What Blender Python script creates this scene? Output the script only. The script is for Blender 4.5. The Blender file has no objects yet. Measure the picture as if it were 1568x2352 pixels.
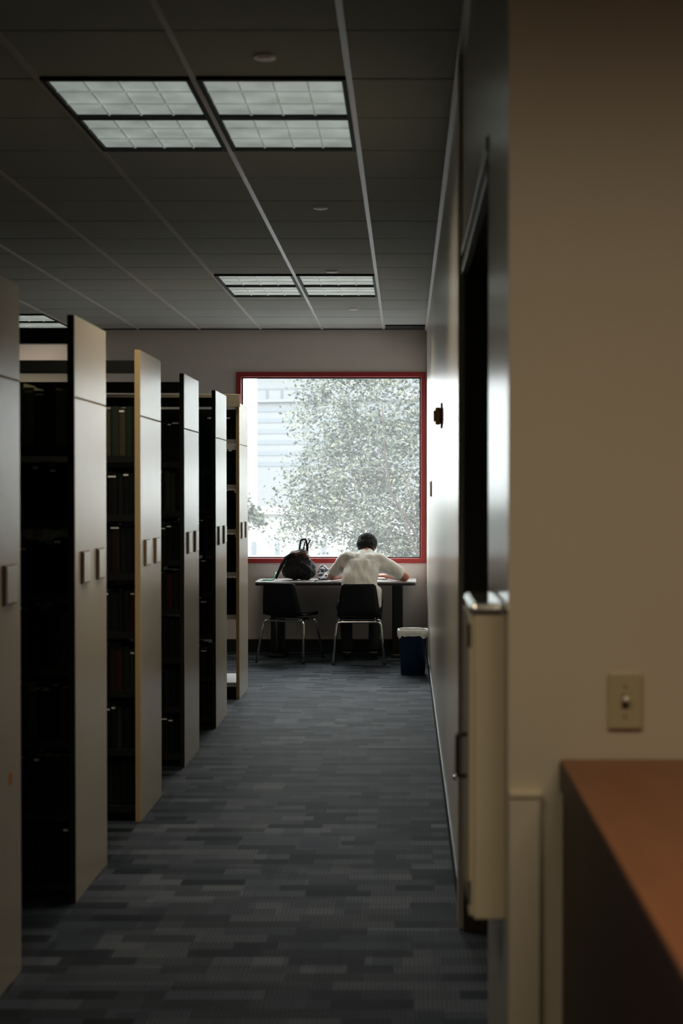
import bpy, bmesh, math, random
from mathutils import Vector, Matrix, Euler

random.seed(7)
S = bpy.context.scene
COL = S.collection

# ------------------------------------------------------------------ camera
FPX = 3400.0                                   # focal length in pixels of the 1568 x 2352 frame
cam_d = bpy.data.cameras.new('camera')
cam_d.sensor_fit = 'HORIZONTAL'
cam_d.sensor_width = 24.0
cam_d.lens = FPX / 1568 * 24.0
cam_d.shift_x = -(932 - 784) / 2352.0 * 2352.0 / 1568.0
cam_d.clip_end = 600
cam_d.dof.use_dof = True
cam_d.dof.focus_distance = 13.6
cam_d.dof.aperture_fstop = 3.4
cam = bpy.data.objects.new('camera', cam_d)
COL.objects.link(cam)
cam.location = (0, 0, 1.6)
cam.rotation_euler = (math.pi / 2 - math.atan(46 / FPX), 0, 0)
S.camera = cam

# ------------------------------------------------------------------ world, sun, exposure
world = bpy.data.worlds.new('world')
S.world = world
world.use_nodes = True
bgn = world.node_tree.nodes['Background']
bgn.inputs['Color'].default_value = (0.93, 0.97, 1.0, 1)
bgn.inputs['Strength'].default_value = 10.5
sun_d = bpy.data.lights.new('sun', 'SUN')
sun_d.energy = 2.2
sun_d.angle = math.radians(6)
sun_d.color = (1.0, 0.95, 0.86)
sun = bpy.data.objects.new('sun', sun_d)
COL.objects.link(sun)
sun.location = (-10, -10, 30)
sun.rotation_euler = (math.radians(42), 0, math.radians(-35))
S.view_settings.view_transform = 'Standard'
S.view_settings.look = 'None'
S.view_settings.exposure = 0.0
S.view_settings.gamma = 1.0
S.view_settings.use_curve_mapping = False
S.cycles.use_denoising = True
S.cycles.max_bounces = 10
S.cycles.diffuse_bounces = 6
S.cycles.transparent_max_bounces = 12
S.cycles.sample_clamp_indirect = 6.0
S.cycles.caustics_reflective = False
S.cycles.caustics_refractive = False

LAMP_W = 8.5           # watts of each ceiling lamp; its parabolic louver cuts the light off at low angles
VIEW_LAMP = 0.27        # what the louver still glows when seen from a low angle

# ------------------------------------------------------------------ materials
MATS = {}


def mat(name, col, rough=0.6, metal=0.0, spec=0.5, noise=0.0, nscale=8.0, bump=0.0, bscale=60.0,
        stretch=(1, 1, 1), coat=0.0, sheen=0.0):
    m = bpy.data.materials.new(name)
    m.use_nodes = True
    nt = m.node_tree
    b = nt.nodes['Principled BSDF']
    c = (col[0], col[1], col[2], 1)
    b.inputs['Base Color'].default_value = c
    b.inputs['Roughness'].default_value = rough
    b.inputs['Metallic'].default_value = metal
    b.inputs['Specular IOR Level'].default_value = spec
    b.inputs['Coat Weight'].default_value = coat
    b.inputs['Sheen Weight'].default_value = sheen
    if noise or bump:
        tc = nt.nodes.new('ShaderNodeTexCoord')
        mp = nt.nodes.new('ShaderNodeMapping')
        mp.inputs['Scale'].default_value = stretch
        nt.links.new(tc.outputs['Object'], mp.inputs['Vector'])
    if noise:
        n = nt.nodes.new('ShaderNodeTexNoise')
        n.inputs['Scale'].default_value = nscale
        n.inputs['Detail'].default_value = 5
        nt.links.new(mp.outputs['Vector'], n.inputs['Vector'])
        mx = nt.nodes.new('ShaderNodeMix')
        mx.data_type = 'RGBA'
        mx.inputs[6].default_value = tuple(v * (1 - noise) for v in col) + (1,)
        mx.inputs[7].default_value = tuple(min(1, v * (1 + noise)) for v in col) + (1,)
        nt.links.new(n.outputs['Fac'], mx.inputs[0])
        nt.links.new(mx.outputs[2], b.inputs['Base Color'])
    if bump:
        n2 = nt.nodes.new('ShaderNodeTexNoise')
        n2.inputs['Scale'].default_value = bscale
        n2.inputs['Detail'].default_value = 3
        nt.links.new(mp.outputs['Vector'], n2.inputs['Vector'])
        bp = nt.nodes.new('ShaderNodeBump')
        bp.inputs['Strength'].default_value = bump
        bp.inputs['Distance'].default_value = 0.01
        nt.links.new(n2.outputs['Fac'], bp.inputs['Height'])
        nt.links.new(bp.outputs['Normal'], b.inputs['Normal'])
    MATS[name] = m
    return m


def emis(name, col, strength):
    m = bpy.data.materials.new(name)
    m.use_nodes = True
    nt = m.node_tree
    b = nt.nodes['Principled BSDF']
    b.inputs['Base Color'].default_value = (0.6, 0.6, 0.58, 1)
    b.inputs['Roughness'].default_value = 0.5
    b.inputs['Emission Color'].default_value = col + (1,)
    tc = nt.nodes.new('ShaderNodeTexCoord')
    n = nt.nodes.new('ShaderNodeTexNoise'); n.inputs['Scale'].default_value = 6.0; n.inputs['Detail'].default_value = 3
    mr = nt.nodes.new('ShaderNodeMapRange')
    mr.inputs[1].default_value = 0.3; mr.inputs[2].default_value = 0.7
    mr.inputs[3].default_value = strength * 0.72; mr.inputs[4].default_value = strength * 1.2  # uneven glow stands in for reflections that differ between the cells
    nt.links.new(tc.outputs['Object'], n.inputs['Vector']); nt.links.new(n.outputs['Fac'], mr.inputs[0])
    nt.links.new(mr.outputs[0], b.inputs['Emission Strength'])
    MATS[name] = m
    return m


mat('wall_paint', (0.60, 0.525, 0.395), 0.62, noise=0.05, nscale=3, bump=0.06, bscale=120)
mat('back_paint', (0.78, 0.695, 0.675), 0.7, noise=0.04, nscale=3, bump=0.05, bscale=140)
mat('gloss_paint', (0.66, 0.63, 0.56), 0.24, spec=0.6, noise=0.06, nscale=2, bump=0.25, bscale=2.2, stretch=(1, 1, 0.12))
mat('ceiling_tile', (0.40, 0.42, 0.405), 0.9, noise=0.05, nscale=40, bump=0.15, bscale=180)
mat('grid_white', (0.52, 0.50, 0.49), 0.4)
mat('dark_slot', (0.012, 0.012, 0.013), 0.7)
mat('baseboard', (0.008, 0.011, 0.012), 0.5)
mat('red_frame', (0.42, 0.035, 0.035), 0.4, noise=0.08)
mat('panel_paint', (0.62, 0.575, 0.50), 0.22, spec=0.6, noise=0.04, nscale=4, bump=0.04, bscale=90)
mat('panel_edge_tan', (0.60, 0.45, 0.24), 0.5)
mat('panel_edge_dark', (0.010, 0.012, 0.011), 0.5)
mat('seam', (0.34, 0.28, 0.22), 0.7)
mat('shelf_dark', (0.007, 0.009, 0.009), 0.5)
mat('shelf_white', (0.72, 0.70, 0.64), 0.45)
mat('header_cream', (0.80, 0.72, 0.56), 0.5)
mat('card', (0.93, 0.96, 0.99), 0.2, spec=0.6)
mat('holder', (0.13, 0.085, 0.05), 0.4)
mat('sticker', (0.7, 0.25, 0.1), 0.6)
mat('pages', (0.55, 0.52, 0.42), 0.8, noise=0.1, nscale=80)
mat('dark_wood', (0.062, 0.047, 0.036), 0.45, noise=0.3, nscale=6, stretch=(6, 6, 0.5))
mat('metal_trim', (0.55, 0.55, 0.52), 0.35, metal=0.4)
mat('cabinet_paint', (0.66, 0.57, 0.40), 0.5, noise=0.04)
mat('cabinet_top', (0.78, 0.76, 0.70), 0.10, metal=0.85)
mat('chrome', (0.80, 0.80, 0.80), 0.12, metal=1.0)
mat('black_metal', (0.012, 0.012, 0.012), 0.35)
mat('black_plastic', (0.006, 0.008, 0.009), 0.5, spec=0.3, bump=0.05, bscale=300)
mat('desk_top', (0.40, 0.39, 0.40), 0.25, noise=0.08, nscale=20)
mat('desk_edge', (0.015, 0.012, 0.018), 0.4)
mat('shirt', (0.62, 0.59, 0.54), 0.9, noise=0.06, nscale=10, bump=0.6, bscale=14, stretch=(1.6, 1, .6))
mat('trousers', (0.010, 0.013, 0.014), 0.85)
mat('skin', (0.36, 0.13, 0.075), 0.5, noise=0.08)
mat('hair', (0.008, 0.007, 0.009), 0.6, spec=0.25, noise=0.6, nscale=60, bump=0.8, bscale=90)
mat('shoe', (0.010, 0.012, 0.012), 0.5)
mat('sole', (0.35, 0.36, 0.22), 0.6)
mat('eye', (0.5, 0.48, 0.45), 0.2)
mat('lips', (0.28, 0.07, 0.05), 0.5)
mat('bag_black', (0.007, 0.007, 0.008), 0.7, spec=0.25, noise=0.4, nscale=30, bump=0.7, bscale=26)
mat('bag_brown', (0.075, 0.026, 0.017), 0.6, noise=0.4, nscale=30, bump=0.6, bscale=40)
mat('grey_nylon', (0.10, 0.10, 0.11), 0.4, noise=0.5, nscale=14, bump=0.9, bscale=22)
mat('paper', (0.85, 0.85, 0.85), 0.7)
mat('green_cord', (0.02, 0.33, 0.13), 0.5)
mat('bin_blue', (0.006, 0.028, 0.085), 0.4, noise=0.15, nscale=10)
mat('liner', (0.62, 0.64, 0.64), 0.35, noise=0.25, nscale=25, bump=0.8, bscale=30)
mat('counter_wood', (0.22, 0.078, 0.028), 0.42, noise=0.22, nscale=5, stretch=(5, 0.8, 5))
mat('counter_side', (0.040, 0.018, 0.014), 0.5, noise=0.25, nscale=5, stretch=(1, 6, 1))
mat('switch_plate', (0.46, 0.40, 0.24), 0.4)
mat('switch_dark', (0.03, 0.03, 0.025), 0.5)
mat('switch_toggle', (0.75, 0.70, 0.58), 0.3)
mat('alarm_red', (0.16, 0.012, 0.014), 0.4)
mat('alarm_tan', (0.30, 0.17, 0.06), 0.4)
mat('sprinkler', (0.92, 0.86, 0.82), 0.5)
mat('building_white', (0.104, 0.108, 0.112), 0.8, noise=0.04)
mat('building_band', (0.073, 0.083, 0.095), 0.6)
mat('building_glass', (0.028, 0.045, 0.062), 0.3)
mat('stucco', (0.20, 0.20, 0.20), 0.8, noise=0.04)
mat('pavement', (0.18, 0.178, 0.175), 0.9, noise=0.06)
mat('bark', (0.022, 0.014, 0.012), 0.9, noise=0.3, nscale=12, bump=0.5)
mat('blossom', (0.75, 0.36, 0.14), 0.7)
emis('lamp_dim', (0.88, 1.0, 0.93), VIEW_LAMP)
emis('louver', (0.88, 1.0, 0.93), VIEW_LAMP * 0.55)


def carpet_material():
    m = bpy.data.materials.new('carpet')
    m.use_nodes = True
    nt = m.node_tree
    b = nt.nodes['Principled BSDF']
    b.inputs['Roughness'].default_value = 0.7
    b.inputs['Specular IOR Level'].default_value = 0.13
    b.inputs['Sheen Weight'].default_value = 0.0
    b.inputs['Sheen Roughness'].default_value = 0.4
    tc = nt.nodes.new('ShaderNodeTexCoord')

    def brick(w, h, c1, c2, off, shift):
        mp = nt.nodes.new('ShaderNodeMapping')
        mp.inputs['Location'].default_value = (shift, shift * 1.7, 0)
        nt.links.new(tc.outputs['Object'], mp.inputs['Vector'])
        k = nt.nodes.new('ShaderNodeTexBrick')
        k.inputs['Scale'].default_value = 1.0
        k.inputs['Brick Width'].default_value = w
        k.inputs['Row Height'].default_value = h
        k.inputs['Mortar Size'].default_value = 0.0
        k.inputs['Color1'].default_value = c1 + (1,)
        k.inputs['Color2'].default_value = c2 + (1,)
        k.inputs['Mortar'].default_value = c1 + (1,)
        k.offset = off
        k.offset_frequency = 2
        k.squash = 0.6
        k.squash_frequency = 3
        nt.links.new(mp.outputs['Vector'], k.inputs['Vector'])
        return k.outputs['Color']

    a = brick(0.26, 0.085, (0.002, 0.009, 0.014), (0.082, 0.098, 0.128), 0.37, 0.0)
    c = brick(0.61, 0.305, (0.55, 0.60, 0.66), (1.15, 1.12, 1.10), 0.5, 0.13)
    d = brick(0.17, 0.21, (0.70, 0.72, 0.78), (1.25, 1.22, 1.15), 0.43, 0.41)
    mul = nt.nodes.new('ShaderNodeMix'); mul.data_type = 'RGBA'; mul.blend_type = 'MULTIPLY'; mul.inputs[0].default_value = 1
    mul2 = nt.nodes.new('ShaderNodeMix'); mul2.data_type = 'RGBA'; mul2.blend_type = 'MULTIPLY'; mul2.inputs[0].default_value = 1
    nt.links.new(a, mul.inputs[6]); nt.links.new(c, mul.inputs[7])
    nt.links.new(mul.outputs[2], mul2.inputs[6]); nt.links.new(d, mul2.inputs[7])
    w = nt.nodes.new('ShaderNodeTexWave')
    w.wave_type = 'BANDS'; w.bands_direction = 'X'
    w.inputs['Scale'].default_value = 22
    w.inputs['Distortion'].default_value = 3
    w.inputs['Detail'].default_value = 2
    nt.links.new(tc.outputs['Object'], w.inputs['Vector'])
    ramp = nt.nodes.new('ShaderNodeMapRange')
    ramp.inputs[3].default_value = 0.75; ramp.inputs[4].default_value = 1.2
    nt.links.new(w.outputs['Fac'], ramp.inputs[0])
    mul3 = nt.nodes.new('ShaderNodeMix'); mul3.data_type = 'RGBA'; mul3.blend_type = 'MULTIPLY'; mul3.inputs[0].default_value = 1
    nt.links.new(mul2.outputs[2], mul3.inputs[6]); nt.links.new(ramp.outputs[0], mul3.inputs[7])
    nt.links.new(mul3.outputs[2], b.inputs['Base Color'])
    n = nt.nodes.new('ShaderNodeTexNoise'); n.inputs['Scale'].default_value = 350
    nt.links.new(tc.outputs['Object'], n.inputs['Vector'])
    bp = nt.nodes.new('ShaderNodeBump'); bp.inputs['Strength'].default_value = 0.4; bp.inputs['Distance'].default_value = 0.004
    nt.links.new(n.outputs['Fac'], bp.inputs['Height']); nt.links.new(bp.outputs['Normal'], b.inputs['Normal'])
    MATS['carpet'] = m


def glass_material():
    m = bpy.data.materials.new('window_glass')
    m.use_nodes = True
    nt = m.node_tree
    nt.nodes.remove(nt.nodes['Principled BSDF'])
    out = nt.nodes['Material Output']
    tr = nt.nodes.new('ShaderNodeBsdfTransparent')
    tr.inputs['Color'].default_value = (0.97, 0.99, 0.98, 1)
    tl = nt.nodes.new('ShaderNodeBsdfTranslucent')
    tl.inputs['Color'].default_value = (0.95, 0.97, 0.96, 1)
    gl = nt.nodes.new('ShaderNodeBsdfGlossy')
    gl.inputs['Roughness'].default_value = 0.03
    mx = nt.nodes.new('ShaderNodeMixShader'); mx.inputs[0].default_value = 0.022
    mx2 = nt.nodes.new('ShaderNodeMixShader'); mx2.inputs[0].default_value = 0.03
    nt.links.new(tr.outputs[0], mx.inputs[1]); nt.links.new(tl.outputs[0], mx.inputs[2])
    nt.links.new(mx.outputs[0], mx2.inputs[1]); nt.links.new(gl.outputs[0], mx2.inputs[2])
    nt.links.new(mx2.outputs[0], out.inputs['Surface'])
    MATS['window_glass'] = m


def leaf_material():
    m = bpy.data.materials.new('leaf')
    m.use_nodes = True
    nt = m.node_tree
    b = nt.nodes['Principled BSDF']
    b.inputs['Roughness'].default_value = 0.35
    g = nt.nodes.new('ShaderNodeNewGeometry')
    r = nt.nodes.new('ShaderNodeValToRGB')
    e = r.color_ramp.elements
    e[0].position = 0; e[0].color = (0.005, 0.009, 0.007, 1)
    e[1].position = 1; e[1].color = (0.19, 0.18, 0.11, 1)
    for p, c in ((0.3, (0.016, 0.024, 0.018)), (0.6, (0.054, 0.068, 0.053)), (0.85, (0.115, 0.13, 0.10))):
        k = e.new(p); k.color = c + (1,)
    nt.links.new(g.outputs['Random Per Island'], r.inputs['Fac'])
    nt.links.new(r.outputs['Color'], b.inputs['Base Color'])
    tl = nt.nodes.new('ShaderNodeBsdfTranslucent')
    nt.links.new(r.outputs['Color'], tl.inputs['Color'])
    mx = nt.nodes.new('ShaderNodeMixShader'); mx.inputs[0].default_value = 0.35
    nt.links.new(b.outputs[0], mx.inputs[1]); nt.links.new(tl.outputs[0], mx.inputs[2])
    nt.links.new(mx.outputs[0], nt.nodes['Material Output'].inputs['Surface'])
    MATS['leaf'] = m


def blind_material():
    m = bpy.data.materials.new('blind')
    m.use_nodes = True
    nt = m.node_tree
    b = nt.nodes['Principled BSDF']
    b.inputs['Base Color'].default_value = (0.7, 0.66, 0.58, 1)
    b.inputs['Roughness'].default_value = 0.9
    tl = nt.nodes.new('ShaderNodeBsdfTranslucent')
    tl.inputs['Color'].default_value = (0.17, 0.16, 0.14, 1)
    mx = nt.nodes.new('ShaderNodeMixShader'); mx.inputs[0].default_value = 0.5
    nt.links.new(b.outputs[0], mx.inputs[1]); nt.links.new(tl.outputs[0], mx.inputs[2])
    nt.links.new(mx.outputs[0], nt.nodes['Material Output'].inputs['Surface'])
    MATS['blind'] = m


carpet_material(); glass_material(); leaf_material(); blind_material()
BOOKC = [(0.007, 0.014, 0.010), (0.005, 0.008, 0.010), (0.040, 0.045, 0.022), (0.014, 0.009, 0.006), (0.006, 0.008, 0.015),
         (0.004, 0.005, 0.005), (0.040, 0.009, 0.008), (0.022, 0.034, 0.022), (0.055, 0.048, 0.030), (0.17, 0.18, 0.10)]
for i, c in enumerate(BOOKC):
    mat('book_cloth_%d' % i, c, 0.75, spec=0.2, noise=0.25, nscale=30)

# ------------------------------------------------------------------ mesh helpers
WLOC = {}


def box(bm, x0, x1, y0, y1, z0, z1, bevel=0.0, mi=0):
    vs = [bm.verts.new((x, y, z)) for z in (z0, z1) for y in (y0, y1) for x in (x0, x1)]
    for q in ((0, 2, 3, 1), (4, 5, 7, 6), (0, 1, 5, 4), (2, 6, 7, 3), (0, 4, 6, 2), (1, 3, 7, 5)):
        bm.faces.new([vs[i] for i in q]).material_index = mi
    if bevel:
        es = list(set(e for v in vs for e in v.link_edges))
        bmesh.ops.bevel(bm, geom=es, offset=bevel, segments=2, affect='EDGES', profile=0.5)
    return vs


def tube(bm, pts, r, seg=8, closed=False, mi=0, radii=None):
    pts = [Vector(p) for p in pts]
    n = len(pts)
    rings = []
    up = Vector((0, 0, 1))
    prev = None
    for i, p in enumerate(pts):
        if closed:
            t = pts[(i + 1) % n] - pts[i - 1]
        else:
            t = pts[min(i + 1, n - 1)] - pts[max(i - 1, 0)]
        t.normalize()
        if prev is None:
            a = up if abs(t.dot(up)) < 0.9 else Vector((1, 0, 0))
            u = t.cross(a).normalized()
        else:
            u = (prev - t * prev.dot(t)).normalized()
        prev = u
        v = t.cross(u)
        rr = radii[i] if radii else r
        rings.append([bm.verts.new(p + (u * math.cos(2 * math.pi * k / seg) + v * math.sin(2 * math.pi * k / seg)) * rr)
                      for k in range(seg)])
    for i in range(n if closed else n - 1):
        A, B = rings[i], rings[(i + 1) % n]
        for k in range(seg):
            f = bm.faces.new((A[k], A[(k + 1) % seg], B[(k + 1) % seg], B[k]))
            f.smooth = True
            f.material_index = mi
    if not closed:
        for R in (rings[0], rings[-1]):
            f = bm.faces.new(R)
            f.material_index = mi
    return rings


def arc_pts(corners, rad, n=5):
    """round the inner corners of a polyline"""
    c = [Vector(p) for p in corners]
    out = [c[0]]
    for i in range(1, len(c) - 1):
        a = (c[i - 1] - c[i]).normalized()
        b = (c[i + 1] - c[i]).normalized()
        p0 = c[i] + a * rad
        p1 = c[i] + b * rad
        for k in range(n + 1):
            t = k / n
            out.append((1 - t) ** 2 * p0 + 2 * t * (1 - t) * c[i] + t * t * p1)
    out.append(c[-1])
    return out


def cyl(bm, c, r, h, seg=20, r2=None, mi=0):
    r_ = bmesh.ops.create_cone(bm, cap_ends=True, segments=seg, radius1=r, radius2=r if r2 is None else r2, depth=h)
    bmesh.ops.translate(bm, vec=Vector(c), verts=r_['verts'])
    for f in set(f for v in r_['verts'] for f in v.link_faces):
        f.material_index = mi
    return r_['verts']


def ellip(bm, c, rad, rot=None, sub=2):
    r_ = bmesh.ops.create_icosphere(bm, subdivisions=sub, radius=1)
    M = Matrix.Translation(Vector(c)) @ (rot.to_matrix().to_4x4() if rot else Matrix()) @ Matrix.Diagonal((rad[0], rad[1], rad[2], 1))
    bmesh.ops.transform(bm, matrix=M, verts=r_['verts'])
    for v in r_['verts']:
        for f in v.link_faces:
            f.smooth = True
    return r_['verts']


def capsule(bm, p0, r0, p1, r1):
    """tapered limb segment; r may be a number or an (x, y, z) triple"""
    t = bmesh.new()
    for p, r in ((p0, r0), (p1, r1)):
        rr = (r, r, r) if isinstance(r, (int, float)) else r
        ellip(t, p, rr, sub=2)
    h = bmesh.ops.convex_hull(t, input=t.verts[:])
    bmesh.ops.delete(t, geom=list(set(g for g in h['geom_interior'] if isinstance(g, bmesh.types.BMVert))), context='VERTS')
    me = bpy.data.meshes.new('tmp')
    t.to_mesh(me); t.free()
    bm.from_mesh(me)
    bpy.data.meshes.remove(me)


def remesh(bm, voxel, smooth=4):
    """weld overlapping volumes into one continuous skin"""
    me = bpy.data.meshes.new('tmp')
    bm.to_mesh(me); bm.free()
    o = bpy.data.objects.new('tmp', me)
    COL.objects.link(o)
    r = o.modifiers.new('r', 'REMESH'); r.mode = 'VOXEL'; r.voxel_size = voxel; r.use_smooth_shade = True
    s = o.modifiers.new('s', 'SMOOTH'); s.factor = 0.5; s.iterations = smooth
    dg = bpy.context.evaluated_depsgraph_get()
    out = bpy.data.meshes.new_from_object(o.evaluated_get(dg))
    bpy.data.objects.remove(o)
    bpy.data.meshes.remove(me)
    b2 = bmesh.new(); b2.from_mesh(out)
    bpy.data.meshes.remove(out)
    for f in b2.faces:
        f.smooth = True
    return b2


def mk(name, bm, mats, parent=None, smooth=False):
    """link a bmesh (world coordinates) as one object whose origin is the base centre of its box"""
    if isinstance(mats, str):
        mats = [mats]
    bmesh.ops.recalc_face_normals(bm, faces=bm.faces[:])
    if smooth:
        for f in bm.faces:
            f.smooth = True
    xs = [v.co.x for v in bm.verts]; ys = [v.co.y for v in bm.verts]; zs = [v.co.z for v in bm.verts]
    o0 = Vector(((min(xs) + max(xs)) / 2, (min(ys) + max(ys)) / 2, min(zs)))
    bmesh.ops.translate(bm, vec=-o0, verts=bm.verts[:])
    me = bpy.data.meshes.new(name)
    bm.to_mesh(me); bm.free()
    for m in mats:
        me.materials.append(MATS[m])
    o = bpy.data.objects.new(name, me)
    COL.objects.link(o)
    WLOC[o] = o0
    if parent is not None:
        o.parent = parent
        o.location = o0 - WLOC[parent]
    else:
        o.location = o0
    return o


def tag(o, label=None, cat=None, group=None, kind=None):
    if label: o['label'] = label
    if cat: o['category'] = cat
    if group: o['group'] = group
    if kind: o['kind'] = kind
    return o


def thing(name, loc, label, cat, group=None):
    e = bpy.data.objects.new(name, None)
    COL.objects.link(e)
    e.location = loc
    e.empty_display_size = 0.1
    WLOC[e] = Vector(loc)
    return tag(e, label, cat, group)


def copy_tree(o, parent=None):
    c = o.copy()
    COL.objects.link(c)
    c.parent = parent
    for ch in o.children:
        copy_tree(ch, c)
    return c


def sbox(name, dims, m, parent=None, bevel=0.0, label=None):
    bm = bmesh.new()
    box(bm, *dims, bevel=bevel)
    o = mk(name, bm, m, parent)
    if parent is None:
        tag(o, label, kind='structure')
    elif label:
        o['label'] = label
    return o


def multi(name, dims_list, m, parent=None, bevel=0.0):
    bm = bmesh.new()
    for d in dims_list:
        box(bm, *d, bevel=bevel)
    return mk(name, bm, m, parent)


# ------------------------------------------------------------------ main measures
WX = 0.207            # right wall plane
BY = 14.78            # back wall plane
CZ = 3.22             # ceiling
NY = 3.0              # near wall (with the switch)
LX, RX, RY = -6.6, 3.2, -6.0
DY0, DY1, DZ = 3.72, 5.40, 2.40      # doorway in the right wall

# ------------------------------------------------------------------ floor, walls
bm = bmesh.new()
box(bm, LX - 0.2, RX + 0.2, RY - 0.2, BY + 0.2, -0.12, 0.0)
fl = mk('floor', bm, 'carpet')
tag(fl, 'dark blue patterned carpet running down the aisle', kind='structure')

# windows in the back wall: (x0, x1, z0, z1) of the outer red frame
W1 = (-1.69, 0.197, 0.89, 2.795)
W2 = (-4.98, -3.09, 0.89, 2.795)
bm = bmesh.new()
T = BY + 0.22
box(bm, LX, RX, BY, T, 0, W1[2])
box(bm, LX, RX, BY, T, W1[3], CZ + 0.3)
box(bm, LX, W2[0], BY, T, W1[2], W1[3])
box(bm, W2[1], W1[0], BY, T, W1[2], W1[3])
box(bm, W1[1], RX, BY, T, W1[2], W1[3])
tag(mk('wall_back', bm, 'back_paint'), 'grey beige end wall around the big window', kind='structure')


def window(name, W, label):
    x0, x1, z0, z1 = W
    e = bpy.data.objects.new(name, None)
    COL.objects.link(e)
    e.location = ((x0 + x1) / 2, BY, z0)
    WLOC[e] = Vector(e.location)
    tag(e, label, kind='structure')
    f = 0.048
    y0, y1 = BY - 0.02, BY + 0.10
    sbox('frame_bar', (x0, x1, y0, y1, z1 - f, z1), 'red_frame', e, 0.004)
    sbox('frame_bar', (x0, x1, y0, y1, z0, z0 + f), 'red_frame', e, 0.004)
    sbox('frame_bar', (x0, x0 + f, y0, y1, z0 + f, z1 - f), 'red_frame', e, 0.004)
    sbox('frame_bar', (x1 - f, x1, y0, y1, z0 + f, z1 - f), 'red_frame', e, 0.004)
    g = 0.012
    bm = bmesh.new()
    for d in ((x0 + f, x1 - f, z1 - f - g, z1 - f), (x0 + f, x1 - f, z0 + f, z0 + f + g),
              (x0 + f, x0 + f + g, z0 + f + g, z1 - f - g), (x1 - f - g, x1 - f, z0 + f + g, z1 - f - g)):
        box(bm, d[0], d[1], BY + 0.03, BY + 0.08, d[2], d[3])
    mk('gasket', bm, 'dark_slot', e)
    sbox('pane', (x0 + f + g, x1 - f - g, BY + 0.05, BY + 0.058, z0 + f + g, z1 - f - g), 'window_glass', e)
    # sampling portal for the daylight
    ld = bpy.data.lights.new('daylight_portal', 'AREA')
    ld.shape = 'RECTANGLE'; ld.size = x1 - x0 - 2 * f; ld.size_y = z1 - z0 - 2 * f
    ld.cycles.is_portal = True
    lo = bpy.data.objects.new('daylight_portal', ld)
    COL.objects.link(lo)
    lo.parent = e
    lo.location = (0, 0.20, (z1 - z0) / 2)
    lo.rotation_euler = (-math.pi / 2, 0, 0)


window('window_1', W1, 'large square window with a dark red frame above the study desk')
window('window_2', W2, 'window with its blind drawn, hidden behind the bookcases')
t = thing('window_blind', ((W2[0] + W2[1]) / 2, BY - 0.04, 0.86), 'pale drawn roller blind glimpsed above the books at far left', 'blind')
sbox('blind_fabric', (W2[0] - 0.03, W2[1] + 0.03, BY - 0.034, BY - 0.032, 0.88, 2.80), 'blind', t)
sbox('bottom_bar', (W2[0] - 0.03, W2[1] + 0.03, BY - 0.040, BY - 0.028, 0.86, 0.88), 'grid_white', t, 0.003)
bm = bmesh.new()
tube(bm, [(W2[0] - 0.05, BY - 0.035, 2.825), (W2[1] + 0.05, BY - 0.035, 2.825)], 0.024, 14)
mk('roller', bm, 'grid_white', t)

# right wall with the doorway; thickness to the right of WX
bm = bmesh.new()
TW = 0.30
box(bm, WX, WX + TW, DY1, BY, 0, CZ + 0.3)
box(bm, WX, WX + TW, NY, DY0, 0, CZ + 0.3)
box(bm, WX, WX + TW, DY0, DY1, DZ + 0.10, CZ + 0.3)
tag(mk('wall_right', bm, 'gloss_paint'), 'glossy pale wall along the right of the aisle', kind='structure')
bm = bmesh.new()
box(bm, WX, RX, NY - 0.012, NY, 0, CZ + 0.3)
box(bm, WX + TW, RX, NY, NY + 0.2, 0, CZ + 0.3)
tag(mk('wall_near', bm, 'wall_paint'), 'beige wall facing the camera with the light switch', kind='structure')
sbox('wall_left', (LX - 0.2, LX, RY, BY, 0, CZ + 0.3), 'wall_paint', label='wall behind the far ends of the bookcases')
sbox('wall_far_right', (RX, RX + 0.2, RY, NY, 0, CZ + 0.3), 'wall_paint', label='side wall right of the counter')
sbox('wall_rear', (LX, RX, RY - 0.2, RY, 0, CZ + 0.3), 'wall_paint', label='rear wall behind the camera')

# baseboards
sbox('baseboard_back', (LX, WX, BY - 0.012, BY, 0, 0.13), 'baseboard', bevel=0.003, label='black rubber baseboard below the window')
sbox('baseboard_right', (WX - 0.010, WX, DY1 + 0.14, BY - 0.012, 0, 0.10), 'baseboard', bevel=0.003, label='black baseboard along the right wall')

# doorway
d1 = bpy.data.objects.new('door_1', None); COL.objects.link(d1)
d1.location = (WX + 0.15, (DY0 + DY1) / 2, 0); WLOC[d1] = Vector(d1.location)
tag(d1, 'dark brown double door set deep in the right wall', kind='structure')
sbox('door_jamb', (WX + 0.004, WX + TW, DY1 - 0.035, DY1, 0, DZ), 'dark_wood', d1, 0.003)
sbox('door_jamb', (WX + 0.004, WX + TW, DY0, DY0 + 0.035, 0, DZ), 'dark_wood', d1, 0.003)
sbox('door_head', (WX + 0.004, WX + TW, DY0, DY1, DZ, DZ + 0.10), 'dark_wood', d1, 0.003)
sbox('head_trim', (WX - 0.006, WX + 0.02, DY0, DY1, DZ - 0.012, DZ + 0.022), 'metal_trim', d1, 0.003)
sbox('head_trim', (WX - 0.008, WX + 0.02, DY0, DY1, DZ + 0.055, DZ + 0.09), 'metal_trim', d1, 0.003)
sbox('lamplit_strip', (WX - 0.016, WX + 0.004, DY1 - 0.004, DY1 + 0.12, 0, CZ - 0.03), 'panel_paint', d1, 0.003)  # strip added to give the bright band of lamplight on the wall
ym = (DY0 + DY1) / 2
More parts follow.
